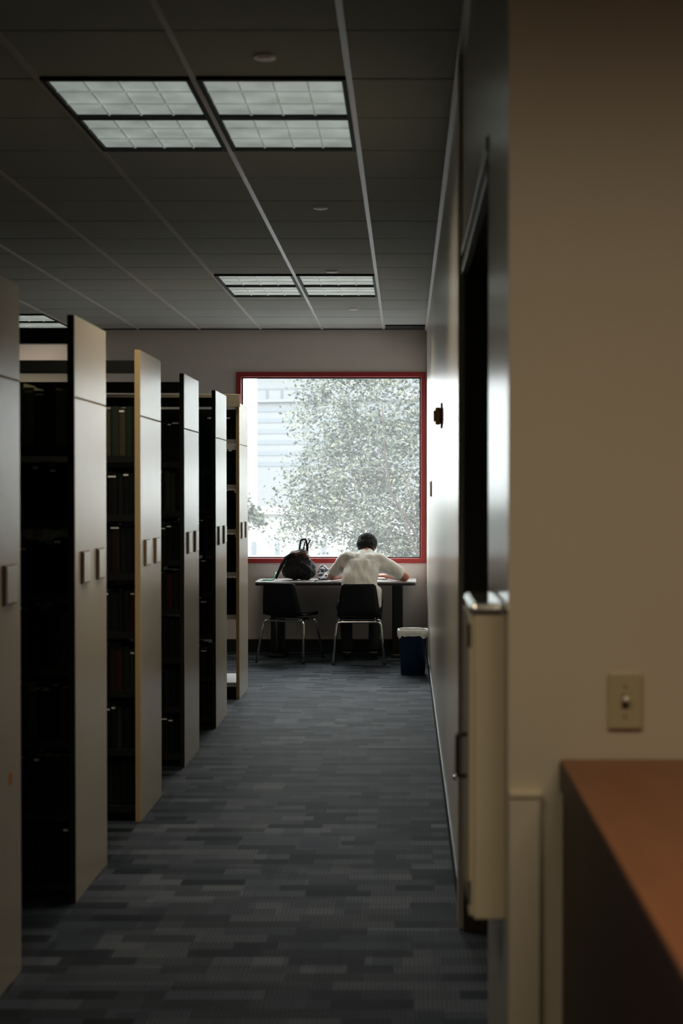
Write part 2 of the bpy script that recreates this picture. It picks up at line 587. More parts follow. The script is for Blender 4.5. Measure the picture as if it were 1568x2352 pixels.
for y0, y1, yh in ((DY0 + 0.035, ym - 0.002, ym - 0.07), (ym + 0.002, DY1 - 0.035, ym + 0.07)):
    lf = sbox('door_leaf', (WX + TW - 0.06, WX + TW - 0.015, y0, y1, 0.01, DZ), 'dark_wood', d1, 0.003)
    bm = bmesh.new()
    tube(bm, arc_pts([(WX + TW - 0.06, yh, 0.95), (WX + TW - 0.115, yh, 0.95), (WX + TW - 0.115, yh, 1.2), (WX + TW - 0.06, yh, 1.2)], 0.02), 0.009)
    mk('pull_handle', bm, 'chrome', lf)

# chrome door stop low on the right wall, thin thermostat plate, fire alarm strobe
bm = bmesh.new()
v = cyl(bm, (0, 0, 0), 0.013, 0.006, 14)
ellip(bm, (0, 0, 0.006), (0.011, 0.011, 0.008))
bmesh.ops.rotate(bm, verts=bm.verts[:], cent=(0, 0, 0), matrix=Matrix.Rotation(-math.pi / 2, 3, 'Y'))
bmesh.ops.translate(bm, vec=(WX - 0.003, 6.05, 0.43), verts=bm.verts[:])
tag(mk('door_stop', bm, 'chrome'), 'tiny chrome door stop low on the right wall', 'door stop')

t = thing('thermostat', (WX - 0.006, 11.9, 1.52), 'thin dark edged thermostat plate on the right wall below the strobe', 'thermostat')
sbox('back_plate', (WX - 0.004, WX, 11.84, 11.96, 1.56, 1.69), 'switch_dark', t, 0.001)
sbox('cover', (WX - 0.016, WX - 0.004, 11.845, 11.955, 1.565, 1.685), 'card', t, 0.004)

t = thing('fire_alarm_strobe', (WX, 8.45, 1.96), 'small tan fire alarm strobe with a dark red plate on the right wall', 'fire alarm')
sbox('wall_plate', (WX - 0.010, WX, 8.39, 8.51, 1.965, 2.105), 'alarm_red', t, 0.003)
sb = sbox('horn_body', (WX - 0.040, WX - 0.010, 8.40, 8.50, 1.985, 2.08), 'alarm_tan', t, 0.008)
sbox('strobe_lens', (WX - 0.050, WX - 0.040, 8.425, 8.475, 2.0, 2.065), 'alarm_tan', sb, 0.007)

# ------------------------------------------------------------------ ceiling
PITCH = 0.6096
COLX = [-0.222 - PITCH * k for k in range(0, 12)]
bm = bmesh.new()
box(bm, LX - 0.2, RX + 0.2, RY - 0.2, BY + 0.2, CZ + 0.02, CZ + 0.32)
ceil = mk('ceiling', bm, 'ceiling_tile')
tag(ceil, 'dim suspended ceiling of square panels', kind='structure')

FIX = []       # (column index of the left edge, y0, material, louver)
FL = 1.2192
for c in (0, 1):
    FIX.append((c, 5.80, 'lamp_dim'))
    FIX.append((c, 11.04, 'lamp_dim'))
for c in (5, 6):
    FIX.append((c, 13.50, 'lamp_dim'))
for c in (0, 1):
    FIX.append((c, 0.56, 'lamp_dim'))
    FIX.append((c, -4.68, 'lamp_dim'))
FIX_FILL = [(0.387, 'left'), (0.997, 'right')]      # unseen pair added over the counter to light the near wall


def fixture(name, x0, x1, y0, lampm, label, group):
    """2 x 4 ft recessed ceiling lamp with two lenses behind a cell louver"""
    t = thing(name, ((x0 + x1) / 2, y0 + FL / 2, CZ - 0.012), label, 'ceiling light', group)
    z0, z1 = CZ - 0.012, CZ + 0.018
    b = 0.030
    ym_ = y0 + FL / 2
    bm = bmesh.new()
    for d in ((x0 + .012, x0 + b, y0, y0 + FL), (x1 - b, x1 - .012, y0, y0 + FL), (x0 + b, x1 - b, y0, y0 + 0.025),
              (x0 + b, x1 - b, y0 + FL - 0.025, y0 + FL), (x0 + b, x1 - b, ym_ - 0.02, ym_ + 0.02)):
        box(bm, d[0], d[1], d[2], d[3], z0, z1)
    mk('housing', bm, 'dark_slot', t)
    for ya, yb in ((y0 + 0.025, ym_ - 0.02), (ym_ + 0.02, y0 + FL - 0.025)):
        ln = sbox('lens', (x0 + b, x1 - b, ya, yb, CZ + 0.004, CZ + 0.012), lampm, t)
        bm = bmesh.new()
        xa, xb = x0 + b, x1 - b
        for k in range(1, 4):
            xx = xa + (xb - xa) * k / 4
            box(bm, xx - 0.004, xx + 0.004, ya, yb, CZ - 0.002, CZ + 0.0038)
        for k in range(1, 3):
            yy = ya + (yb - ya) * k / 3
            box(bm, xa, xb, yy - 0.006, yy + 0.006, CZ - 0.002, CZ + 0.0038)
        mk('louver', bm, 'louver', ln)
    ld = bpy.data.lights.new('lamp_light', 'AREA')
    ld.shape = 'RECTANGLE'; ld.size = PITCH - 0.08; ld.size_y = FL - 0.08
    ld.energy = LAMP_W * (0.95 if y0 < 2 else 0.4 if y0 > 13 else 1.0)
    ld.color = (1.0, 0.83, 0.60)
    ld.spread = math.radians(142 if y0 < 2 else 126)
    lo = bpy.data.objects.new('lamp_light', ld)
    COL.objects.link(lo)
    lo.parent = t
    lo.location = (0, 0, -0.004)
    return t


FLAB = {(0, 5.80): 'dim louvred ceiling lamp, right one of the near pair overhead',
        (1, 5.80): 'dim louvred ceiling lamp, left one of the near pair overhead',
        (0, 11.04): 'dim louvred ceiling lamp, right one of the far pair by the window',
        (1, 11.04): 'dim louvred ceiling lamp, left one of the far pair by the window',
        (5, 13.50): 'dim ceiling lamp glimpsed above the second bookcase at far left',
        (6, 13.50): 'dim ceiling lamp at far left hidden mostly by the nearest bookcase',
        (0, -4.68): 'louvred ceiling lamp in the room behind the camera, right one',
        (1, -4.68): 'louvred ceiling lamp in the room behind the camera, left one',
        (0, 0.56): 'dim ceiling lamp directly above the camera on the right',
        (1, 0.56): 'dim ceiling lamp directly above the camera on the left'}
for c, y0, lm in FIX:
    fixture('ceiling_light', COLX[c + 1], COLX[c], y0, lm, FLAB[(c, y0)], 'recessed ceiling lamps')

for x, w in FIX_FILL:
    fixture('ceiling_light', x, x + PITCH, 0.36, 'lamp_dim', 'added unseen louvred ceiling lamp above the counter, %s one of the pair' % w, 'recessed ceiling lamps')

# tiles: each a part of the ceiling
tile_cache = {}


def tile(x0, x1, y0, y1):
    key = (round(x1 - x0, 3), round(y1 - y0, 3))
    if key not in tile_cache:
        bm = bmesh.new()
        w, d = key[0] / 2, key[1] / 2
        vs = box(bm, -w + 0.003, w - 0.003, -d + 0.003, d - 0.003, 0, 0.018)
        for v in vs:
            if v.co.z < 0.009:
                v.co.x *= (w - 0.008) / (w - 0.003); v.co.y *= (d - 0.008) / (d - 0.003)
        me = bpy.data.meshes.new('ceiling_tile')
        bmesh.ops.recalc_face_normals(bm, faces=bm.faces[:])
        bm.to_mesh(me); bm.free()
        me.materials.append(MATS['ceiling_tile'])
        tile_cache[key] = me
    o = bpy.data.objects.new('ceiling_tile', tile_cache[key])
    COL.objects.link(o)
    o.parent = ceil
    o.location = Vector(((x0 + x1) / 2, (y0 + y1) / 2, CZ + random.uniform(0, 0.0015))) - WLOC[ceil]


cols = [(WX, COLX[0])] + [(COLX[k], COLX[k + 1]) for k in range(0, 8)]
for ci, (xr, xl) in enumerate(cols):
    occ = sorted([(y0, y0 + FL) for c, y0, lm in FIX if c == ci - 1])
    edges = [4.0 + PITCH * k for k in range(0, 18)] + [BY - 0.06]
    edges = [e for e in edges if e <= BY - 0.05]
    for a, b in zip(edges[:-1], edges[1:]):
        segs = [(a, b)]
        for f0, f1 in occ:
            ns = []
            for s0, s1 in segs:
                if f1 <= s0 or f0 >= s1:
                    ns.append((s0, s1))
                else:
                    if f0 > s0: ns.append((s0, f0))
                    if f1 < s1: ns.append((f1, s1))
            segs = ns
        for s0, s1 in segs:
            if s1 - s0 > 0.03:
                tile(xl, xr, s0, s1)
# plain slab of panels over the near room
bm = bmesh.new()
box(bm, LX, COLX[8], 4.0, BY - 0.06, CZ, CZ + 0.018)
mk('panel_field', bm, 'ceiling_tile', ceil)['label'] = 'ceiling panels too far left to see'
for k in range(0, 9):
    sbox('grid_runner', (COLX[k] - 0.012, COLX[k] + 0.012, 4.0, BY - 0.06, CZ - 0.006, CZ + 0.004), 'grid_white', ceil)
sbox('wall_angle', (WX - 0.020, WX, 4.0, BY, CZ - 0.022, CZ - 0.002), 'grid_white', ceil)
sbox('slot_diffuser', (LX, WX, BY - 0.06, BY, CZ - 0.004, CZ + 0.015), 'dark_slot', ceil)
sbox('slot_diffuser', (-0.20, WX - 0.01, BY - 0.40, BY - 0.07, CZ - 0.012, CZ + 0.002), 'dark_slot', ceil)
for k, (x, y, nm) in enumerate([(-0.525, 5.53, 'nearest, above the near pair of lamps'), (-0.485, 8.45, 'second from the camera'),
                                (-0.54, 10.88, 'just before the far pair of lamps'), (-0.465, 13.1, 'closest to the window')]):
    t = thing('sprinkler_cover', (x, y, CZ - 0.012), 'small round white sprinkler cover on the ceiling, ' + nm, 'sprinkler', 'sprinkler covers')
    bm = bmesh.new(); cyl(bm, (x, y, CZ - 0.004), 0.041, 0.008, 24, 0.045); mk('cover_plate', bm, 'sprinkler', t)
    bm = bmesh.new(); cyl(bm, (x, y, CZ - 0.010), 0.026, 0.004, 24); mk('centre_disc', bm, 'sprinkler', t)

# ------------------------------------------------------------------ bookcases
PX = -1.285                      # plane of the end panels facing the aisle
FAR = [4.93 + 1.42 * k for k in range(6)]
DEP = 0.60
TOPZ = 2.287
XL = -4.10
ORD = ['first', 'second', 'third', 'fourth', 'fifth', 'sixth']
SHZ = [1.775, 1.490, 1.205, 0.920, 0.635, 0.350, 0.075]       # shelf tops, ranges 1-5
SHW = [2.005, 1.655, 1.312, 0.978, 0.648, 0.125]               # last range
for i, yf in enumerate(FAR):
    yn = yf - DEP
    last = i == 5
    wheres = ['cut by the left edge of the picture', 'second from the left', 'third from the left, tan front edge',
              'fourth from the left', 'fifth from the left', 'last one beside the window'][i]
    t = thing('bookcase', ((XL + PX) / 2, (yn + yf) / 2, 0), 'tall library bookcase with beige end panel, ' + wheres,
              'bookcase', 'library bookcases along the aisle')
    tan_edge = i in (2, 5)
    # end panel in two boards with a seam
    sbox('end_panel', (PX - 0.022, PX, yn, yf, 0.0, 1.965), 'panel_paint', t, 0.0015)
    sbox('end_panel', (PX - 0.022, PX, yn, yf, 1.971, TOPZ), 'panel_paint', t, 0.0015)
    sbox('panel_seam', (PX - 0.020, PX - 0.0012, yn + 0.001, yf - 0.001, 1.965, 1.971), 'seam', t)
    sbox('edge_strip', (PX - 0.026, PX - 0.001, yn - 0.012, yn, 0.0, TOPZ), 'panel_edge_tan' if tan_edge else 'panel_edge_dark', t, 0.001)
    sbox('edge_strip', (PX - 0.026, PX - 0.001, yf, yf + 0.006, 0.0, TOPZ), 'panel_edge_tan' if tan_edge else 'panel_edge_dark', t, 0.001)
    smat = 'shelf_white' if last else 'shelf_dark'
    x1 = PX - 0.022
    for ux in (XL, XL + 0.93, XL + 1.86):
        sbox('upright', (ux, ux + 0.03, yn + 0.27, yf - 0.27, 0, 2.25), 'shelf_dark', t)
    if last:
        sbox('header_board', (XL, x1 + 0.03, yn - 0.03, yn - 0.014, 2.255, 2.352), 'header_cream', t, 0.002)
    bz0, bz1 = 2.176, 2.238
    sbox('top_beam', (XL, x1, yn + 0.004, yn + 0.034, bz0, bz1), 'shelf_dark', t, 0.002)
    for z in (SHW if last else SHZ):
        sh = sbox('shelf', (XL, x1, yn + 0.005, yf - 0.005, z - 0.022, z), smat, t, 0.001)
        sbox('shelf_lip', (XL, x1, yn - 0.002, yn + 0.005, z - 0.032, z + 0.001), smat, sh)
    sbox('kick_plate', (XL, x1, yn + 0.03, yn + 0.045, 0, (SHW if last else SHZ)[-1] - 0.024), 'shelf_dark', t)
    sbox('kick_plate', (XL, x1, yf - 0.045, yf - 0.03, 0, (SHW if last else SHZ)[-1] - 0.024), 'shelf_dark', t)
    # two call-number card holders on the end panel
    for yc in (yn + 0.165, yn + 0.455):
        h = sbox('label_holder', (PX, PX + 0.008, yc - 0.068, yc + 0.062, 1.235, 1.365), 'holder', t, 0.001)
        sbox('label_card', (PX + 0.008, PX + 0.012, yc - 0.052, yc + 0.060, 1.243, 1.360), 'card', h)
    if i == 0:
        sbox('sticker', (PX, PX + 0.001, yf - 0.15, yf - 0.11, 0.65, 0.69), 'sticker', t)

# books
bookmesh = {}


def book_mesh(t, h, d, ci, lit_tip):
    key = (t, h, d, ci, lit_tip)
    if key in bookmesh:
        return bookmesh[key]
    bm = bmesh.new()
    c = 0.003
    box(bm, -t / 2, -t / 2 + c, 0.003, d, 0, h)
    box(bm, t / 2 - c, t / 2, 0.003, d, 0, h)
    # slightly rounded spine
    k = 4
    pr = [(-t / 2, 0.004), (-t / 4, 0.0), (t / 4, 0.0), (t / 2, 0.004), (t / 2, 0.008), (-t / 2, 0.008)]
    lo = [bm.verts.new((x, y, 0)) for x, y in pr]; hi = [bm.verts.new((x, y, h)) for x, y in pr]
    for q in range(6):
        bm.faces.new((lo[q], lo[(q + 1) % 6], hi[(q + 1) % 6], hi[q]))
    bm.faces.new(lo[::-1]); bm.faces.new(hi)
    box(bm, -t / 2 + c, t / 2 - c, 0.008, d - 0.004, 0.003, h - 0.004, mi=1)
    if lit_tip:
        zz = h - 0.016 if lit_tip == 1 else 0.03
        box(bm, -t / 2 + 0.004, t / 2 - 0.004, -0.001, 0.003, zz - 0.004, zz + 0.004, mi=2)  # white strip near the spine top stands for the lit book tops
    bmesh.ops.recalc_face_normals(bm, faces=bm.faces[:])
    me = bpy.data.meshes.new('book')
    bm.to_mesh(me); bm.free()
    for n in ('book_cloth_%d' % ci, 'pages', 'card'):
        me.materials.append(MATS[n])
    bookmesh[key] = me
    return me


CNAME = ['dark green', 'blackish blue', 'olive', 'dark brown', 'navy', 'black', 'dark red', 'grey green', 'drab tan', 'lit olive']
NUM = ['first', 'second', 'third', 'fourth', 'fifth', 'sixth', 'seventh', 'eighth', 'ninth', 'tenth', 'eleventh', 'twelfth', 'thirteenth', 'fourteenth', 'fifteenth']
NTH = ['topmost', 'second', 'third', 'fourth', 'fifth', 'sixth', 'lowest']


def add_book(x, y, z, t, h, d, ci, lit_tip, label, group, rot=0):
    o = bpy.data.objects.new('book', book_mesh(t, h, d, ci, lit_tip))
    COL.objects.link(o)
    o.location = (x, y, z + 0.0005)
    if rot:
        o.rotation_euler = (0, rot, 0)
    tag(o, label, 'book', group)


vis = {1: 0.36, 2: 0.29, 3: 0.23, 4: 0.21}
nb = 0
stuff = bmesh.new()
TH = [0.026, 0.032, 0.038, 0.046]
for i in range(0, 5):
    yn = FAR[i] - DEP
    for s, z in enumerate(SHZ):
        kb = 0
        x = PX - 0.030
        lim = PX - 0.03 - vis.get(i, 0.0)
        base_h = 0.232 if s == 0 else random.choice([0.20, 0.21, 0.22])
        pal = [9, 9, 2, 8] if (s == 0 and i == 1) else [2, 7, 8, 7] if (s == 0 and i < 3) else [0, 1, 1, 3, 4, 5, 5, 5, 1, 0, 1, 5, 7, 6]  # top shelves get paler cloth, standing in for light on the spines
        while x > lim and i in vis:
            tk = random.choice(TH)
            h = round(base_h + random.choice([-0.012, 0, 0, 0.008, 0.016]), 3)
            d = random.choice([0.17, 0.19])
            lit_tip = random.choice([0, 0, 0, 1]) if s > 0 else random.choice([0, 1, 0])
            ci = random.choice(pal)
            add_book(x - tk / 2, yn + 0.010 + random.choice([0, .003, .008]), z, tk, h, d, ci, lit_tip,
                     '%s book %s from the aisle on the %s shelf of the %s bookcase' % (CNAME[ci], NUM[kb], NTH[s], ORD[i]),
                     'books on the %s shelf of the %s bookcase' % (NTH[s], ORD[i]))
            x -= tk + 0.0012
            nb += 1
            kb += 1
        # unseen books further along and on the far side
        for side in (0, 1):
            xx = x if side == 0 else PX - 0.03
            while xx > XL + 0.2:
                tk = random.choice(TH) * 1.3
                h = base_h + random.uniform(-0.015, 0.015)
                if side == 0:
                    box(stuff, xx - tk, xx - 0.001, yn + 0.012, yn + 0.19, z + 0.001, z + h, mi=random.randrange(4))
                else:
                    yf = FAR[i]
                    box(stuff, xx - tk, xx - 0.001, yf - 0.19, yf - 0.012, z + 0.001, z + h, mi=random.randrange(4))
                xx -= tk
                if s > 0 and random.random() < 0.03:
                    xx -= 0.1
# sparse books of the last bookcase
yn = FAR[5] - DEP
for s, (z, n, hh, pal) in enumerate([(2.005, 6, 0.17, [0, 2, 7]), (1.655, 3, 0.27, [5, 1, 0]), (1.312, 6, 0.29, [5, 1, 5]), (0.978, 6, 0.28, [5, 1, 4]), (0.648, 6, 0.28, [5, 1])]):
    x = PX - 0.03
    for k in range(n):
        tk = random.choice(TH)
        ci = random.choice(pal)
        add_book(x - tk / 2, yn + 0.03 + random.choice([0, .004]), z, tk, round(hh + random.choice([-.01, 0, .01]), 3), 0.19, ci, 0,
                 '%s book %s from the aisle on the %s white shelf of the last bookcase' % (CNAME[ci], NUM[k], NTH[s]),
                 'books on the %s white shelf of the last bookcase' % NTH[s])
        x -= tk + 0.0012
        nb += 1
    while x > XL + 0.3:
        tk = random.choice(TH) * 1.3
        box(stuff, x - tk, x - 0.001, yn + 0.03, yn + 0.2, z + 0.001, z + hh + random.uniform(-.01, .01), mi=random.randrange(4))
        x -= tk
so = mk('book_rows', stuff, ['book_cloth_0', 'book_cloth_1', 'book_cloth_5', 'book_cloth_3'])
tag(so, 'dark rows of books deeper inside the bookcases', 'books', kind='stuff')

# ------------------------------------------------------------------ desk
DX0, DX1, DF, DB, DH = -1.445, 0.098, 14.12, 14.74, 0.742
t = thing('study_desk', ((DX0 + DX1) / 2, (DF + DB) / 2, 0), 'long study desk with grey top and dark pedestal legs under the window', 'desk')
bm = bmesh.new()
vs = box(bm, DX0, DX1, DF, DB, DH - 0.012, DH)
ve = [e for e in bm.edges if abs(e.verts[0].co.z - e.verts[1].co.z) > 0.005]
bmesh.ops.bevel(bm, geom=ve, offset=0.04, segments=4, affect='EDGES', profile=0.5)
mk('desk_top', bm, 'desk_top', t)
bm = bmesh.new()
vs = box(bm, DX0 + 0.003, DX1 - 0.003, DF + 0.003, DB - 0.003, DH - 0.036, DH - 0.0125)
ve = [e for e in bm.edges if abs(e.verts[0].co.z - e.verts[1].co.z) > 0.005]
bmesh.ops.bevel(bm, geom=ve, offset=0.04, segments=4, affect='EDGES', profile=0.5)
mk('edge_band', bm, 'desk_edge', t)
for xa, xb in ((-1.325, -1.185), (-0.135, -0.030)):
    ped = sbox('pedestal', (xa, xb, 14.46, 14.56, 0.03, DH - 0.036), 'black_metal', t, 0.012)
    sbox('foot_bar', (xa - 0.005, xb + 0.005, 14.26, 14.73, 0, 0.035), 'black_metal', ped, 0.01)


# ------------------------------------------------------------------ chairs
def make_chair(label):
    t = thing('stacking_chair', (0, 0, 0), label, 'chair', 'black chairs at the study desk')
    # profile of the moulded shell: (y, z, half width)
    prof = [(0.235, 0.405, 0.185), (0.225, 0.432, 0.195), (0.15, 0.437, 0.205), (0.0, 0.425, 0.205), (-0.12, 0.420, 0.205), (-0.185, 0.435, 0.20),
            (-0.215, 0.475, 0.195), (-0.232, 0.54, 0.188), (-0.252, 0.62, 0.178), (-0.272, 0.70, 0.166), (-0.283, 0.735, 0.158), (-0.288, 0.752, 0.135)]
    bm = bmesh.new()
    N = 9
    rows = []
    for (y, z, w) in prof:
        r = []
        for k in range(N):
            u = -1 + 2 * k / (N - 1)
            curl = 0.022 * u * u
            if z > 0.47:
                r.append(bm.verts.new((u * w, y + curl, z)))
            else:
                r.append(bm.verts.new((u * w, y, z + curl * 0.8)))
        rows.append(r)
    for a, b in zip(rows[:-1], rows[1:]):
        for k in range(N - 1):
            f = bm.faces.new((a[k], a[k + 1], b[k + 1], b[k])); f.smooth = True
    bmesh.ops.recalc_face_normals(bm, faces=bm.faces[:])
    bmesh.ops.solidify(bm, geom=bm.faces[:], thickness=0.009)
    for f in bm.faces: f.smooth = True
    mk('seat_shell', bm, 'black_plastic', t)
    for y0, y1 in ((-0.245, -0.150), (0.245, 0.140)):
        pts = arc_pts([(-0.237, y0, 0.012), (-0.205, y1, 0.388), (0.205, y1, 0.388), (0.237, y0, 0.012)], 0.045, 6)
        bm = bmesh.new(); tube(bm, pts, 0.0115, 10)
        fr = mk('leg_frame', bm, 'chrome', t)
        for s in (-1, 1):
            bm = bmesh.new()
            cyl(bm, (s * 0.2375, y0, 0.008), 0.014, 0.016, 14); mk('foot_cap', bm, 'black_plastic', fr)
            bm = bmesh.new()
            ellip(bm, (s * 0.15, y1 + (0.0), 0.402), (0.009, 0.009, 0.006)); mk('rivet', bm, 'chrome', fr)
    for s in (-1, 1):
        bm = bmesh.new()
        tube(bm, [(s * 0.15, -0.150, 0.394), (s * 0.15, 0.140, 0.394)], 0.009, 8)
        mk('side_rail', bm, 'chrome', t)
    return t


ch1 = make_chair('black plastic chair with chrome legs under the seated person')
ch1.location = (-0.443, 13.915, 0)
ch1.rotation_euler = (0, 0, math.radians(1.5))
ch2 = copy_tree(ch1)
ch2['label'] = 'empty black plastic chair turned to the right in front of the backpack'
ch2.location = (-1.10, 14.055, 0)
ch2.rotation_euler = (0, 0, math.radians(-19))

# ------------------------------------------------------------------ person
PC = Vector((-0.45, 13.98, 0))
person = thing('person', (PC.x, PC.y, 0), 'person in pale short sleeved shirt seated with back to camera, bent over desk', 'person')
neck = Vector((-0.375, 14.255, 1.010))
headc = Vector((-0.382, 14.375, 1.070))
hrot = Euler((math.radians(-46), math.radians(4), math.radians(-10)))
HM = Matrix.Translation(headc) @ hrot.to_matrix().to_4x4()


def hp(x, y, z):
    return HM @ Vector((x, y, z))


pel = Vector((-0.452, 13.96, 0.545)); mid = Vector((-0.44, 14.03, 0.75)); chest = Vector((-0.415, 14.15, 0.91))
shL = Vector((-0.568, 14.20, 0.968)); shR = Vector((-0.250, 14.20, 0.940))
elL = Vector((-0.715, 14.235, 0.790)); elR = Vector((-0.008, 14.215, 0.782))
wrL = Vector((-0.600, 14.45, 0.780)); wrR = Vector((-0.190, 14.45, 0.780))
hipL = Vector((-0.555, 13.985, 0.53)); hipR = Vector((-0.345, 13.985, 0.53))
knL = Vector((-0.590, 14.40, 0.53)); knR = Vector((-0.290, 14.40, 0.53))
anL = Vector((-0.565, 14.16, 0.10)); anR = Vector((-0.308, 14.16, 0.10))
bm = bmesh.new()
capsule(bm, pel, (0.15, 0.105, 0.085), mid, (0.13, 0.09, 0.08))
capsule(bm, mid, (0.13, 0.09, 0.08), chest, (0.15, 0.095, 0.09))
capsule(bm, chest, (0.12, 0.09, 0.09), neck, 0.055)
capsule(bm, neck, 0.056, hp(0, -0.02, -0.06), 0.054)
for sh, el, wr, s in ((shL, elL, wrL, 1), (shR, elR, wrR, -1)):
    capsule(bm, chest, 0.07, sh, 0.052)
    capsule(bm, sh, 0.052, el, 0.041)
    capsule(bm, el, 0.042, wr, 0.027)
    d = (wr - el).normalized()
    side = Vector((d.y, -d.x, 0)) * s           # towards the middle of the body
    palm = wr + d * 0.055
    capsule(bm, wr, (0.027, 0.027, 0.020), palm, (0.037, 0.037, 0.017))
    for k, (off, ln) in enumerate(((0.030, 0.066), (0.010, 0.074), (-0.010, 0.069), (-0.029, 0.054))):
        p0 = palm + side * off + d * 0.012
        p1 = p0 + d * ln * 0.5 + Vector((0, 0, 0.012))
        p2 = p1 + d * ln * 0.42 + Vector((0, 0, -0.016))
        capsule(bm, p0, 0.0095, p1, 0.0088); capsule(bm, p1, 0.0088, p2, 0.0075)
    q0 = wr + d * 0.03 + side * 0.028
    q1 = q0 + d * 0.025 + side * 0.028
    capsule(bm, q0, 0.012, q1, 0.0105); capsule(bm, q1, 0.0105, q1 + d * 0.032 + side * 0.004, 0.0085)
for hi, kn, an in ((hipL, knL, anL), (hipR, knR, anR)):
    capsule(bm, hi, 0.075, kn, 0.052)
    capsule(bm, kn, 0.052, an, 0.036)
    capsule(bm, an, 0.036, an + Vector((0, 0.11, -0.055)), (0.036, 0.036, 0.026))
# head with jaw, nose, ears
M3 = hrot
ellip(bm, hp(0, -0.008, 0.018), (0.074, 0.092, 0.086), M3)
ellip(bm, hp(0, 0.030, -0.045), (0.056, 0.058, 0.070), M3)
ellip(bm, hp(0, 0.062, -0.090), (0.026, 0.022, 0.020), M3)
capsule(bm, hp(0, 0.085, 0.012), 0.009, hp(0, 0.100, -0.026), 0.014)
ellip(bm, hp(-0.076, -0.004, -0.012), (0.010, 0.020, 0.032), M3)
ellip(bm, hp(0.076, -0.004, -0.012), (0.010, 0.020, 0.032), M3)
capsule(bm, hp(-0.032, 0.080, 0.022), 0.008, hp(0.032, 0.080, 0.022), 0.008)
body = mk('body', remesh(bm, 0.006, 3), 'skin', person)
body['label'] = 'bare forearms, neck and bowed head'
for s in (-1, 1):
    bm = bmesh.new(); ellip(bm, hp(s * 0.031, 0.078, 0.002), (0.012, 0.010, 0.010), M3); mk('eye', bm, 'eye', body)
bm = bmesh.new(); ellip(bm, hp(0, 0.088, -0.056), (0.024, 0.008, 0.008), M3); mk('mouth', bm, 'lips', body)
# hair: a cap over skull and nape
bm = bmesh.new()
ellip(bm, hp(0, -0.020, 0.030), (0.099, 0.104, 0.102), M3, sub=3)
ellip(bm, hp(0, -0.062, -0.022), (0.088, 0.054, 0.082), M3, sub=3)
ellip(bm, hp(-0.050, -0.012, -0.005), (0.034, 0.048, 0.062), M3)
ellip(bm, hp(0.050, -0.012, -0.005), (0.034, 0.048, 0.062), M3)
hb = remesh(bm, 0.006, 2)
for v in hb.verts:
    q = HM.inverted() @ v.co
    n = v.normal
    v.co += n * (random.uniform(-0.003, 0.004))
mk('hair', hb, 'hair', person, True)['label'] = 'short dark hair'
# shirt: loose torso, wide half sleeves, hem hanging over the seat
bm = bmesh.new()
capsule(bm, pel + Vector((0.0, -0.005, 0.02)), (0.182, 0.125, 0.05), mid, (0.170, 0.115, 0.09))
capsule(bm, mid, (0.170, 0.115, 0.09), chest + Vector((0, -0.01, 0.0)), (0.178, 0.105, 0.085))
capsule(bm, chest, (0.165, 0.10, 0.085), neck + Vector((-0.005, -0.010, 0.004)), (0.070, 0.060, 0.048))
for sh, el, dx in ((shL, elL, -1), (shR, elR, 1)):
    capsule(bm, chest + Vector((0.06 * dx, 0, 0.035)), 0.075, sh, 0.070)
    e2 = sh + (el - sh) * 0.70
    capsule(bm, sh, 0.070, e2, 0.066)
    capsule(bm, chest + Vector((0.12 * dx, -0.01, -0.03)), 0.06, sh + (el - sh) * 0.45, 0.062)
# shirt tail on the right side
capsule(bm, Vector((-0.300, 13.98, 0.66)), (0.075, 0.09, 0.06), Vector((-0.285, 13.95, 0.530)), (0.060, 0.085, 0.03))
sb = remesh(bm, 0.010, 6)
from mathutils import noise as mnoise
for v in sb.verts:
    p = v.co
    w = mnoise.noise(Vector((p.x * 9, p.y * 5, p.z * 5 + p.x * 6))) * 0.015 + mnoise.noise(Vector((p.x * 26 + p.z * 8, p.y * 9, p.z * 9))) * 0.009
    v.co += v.normal * w
mk('shirt', sb, 'shirt', person, True)['label'] = 'pale loose short sleeved shirt'
# trousers
bm = bmesh.new()
capsule(bm, hipL, (0.105, 0.11, 0.080), hipR, (0.105, 0.11, 0.080))
for hi, kn, an, dx in ((hipL, knL, anL, -1), (hipR, knR, anR, 1)):
    capsule(bm, hi + Vector((0.02 * dx, 0, -0.005)), 0.092, kn, 0.068)
    capsule(bm, kn, 0.070, an + Vector((0, 0, 0.03)), 0.055)
    capsule(bm, an + Vector((0, 0, 0.05)), 0.056, an + Vector((0, -0.01, 0.0)), (0.058, 0.062, 0.02))
mk('trousers', remesh(bm, 0.009, 4), 'trousers', person, True)['label'] = 'dark trousers'
for an in (anL, anR):
    bm = bmesh.new()
    base = Vector((an.x, an.y, 0))
    capsule(bm, base + Vector((0, -0.035, 0.050)), (0.037, 0.035, 0.042), base + Vector((0, 0.06, 0.046)), (0.042, 0.045, 0.034))
    capsule(bm, base + Vector((0, 0.06, 0.042)), (0.043, 0.045, 0.030), base + Vector((0, 0.165, 0.034)), (0.040, 0.05, 0.022))
    sh = mk('shoe', remesh(bm, 0.006, 3), 'shoe', person, True)
    bm = bmesh.new()
    capsule(bm, base + Vector((0, -0.035, 0.010)), (0.040, 0.040, 0.009), base + Vector((0, 0.17, 0.010)), (0.044, 0.052, 0.009))
    mk('sole', remesh(bm, 0.004, 1), 'shoe', sh, True)
    bm = bmesh.new()
    tube(bm, [base + Vector((0.040 * math.sin(a), -0.034 - 0.040 * math.cos(a), 0.072)) for a in [(-1.1 + 2.2 * k / 8) for k in range(9)]], 0.004, 6)
    mk('heel_trim', bm, 'sole', sh)

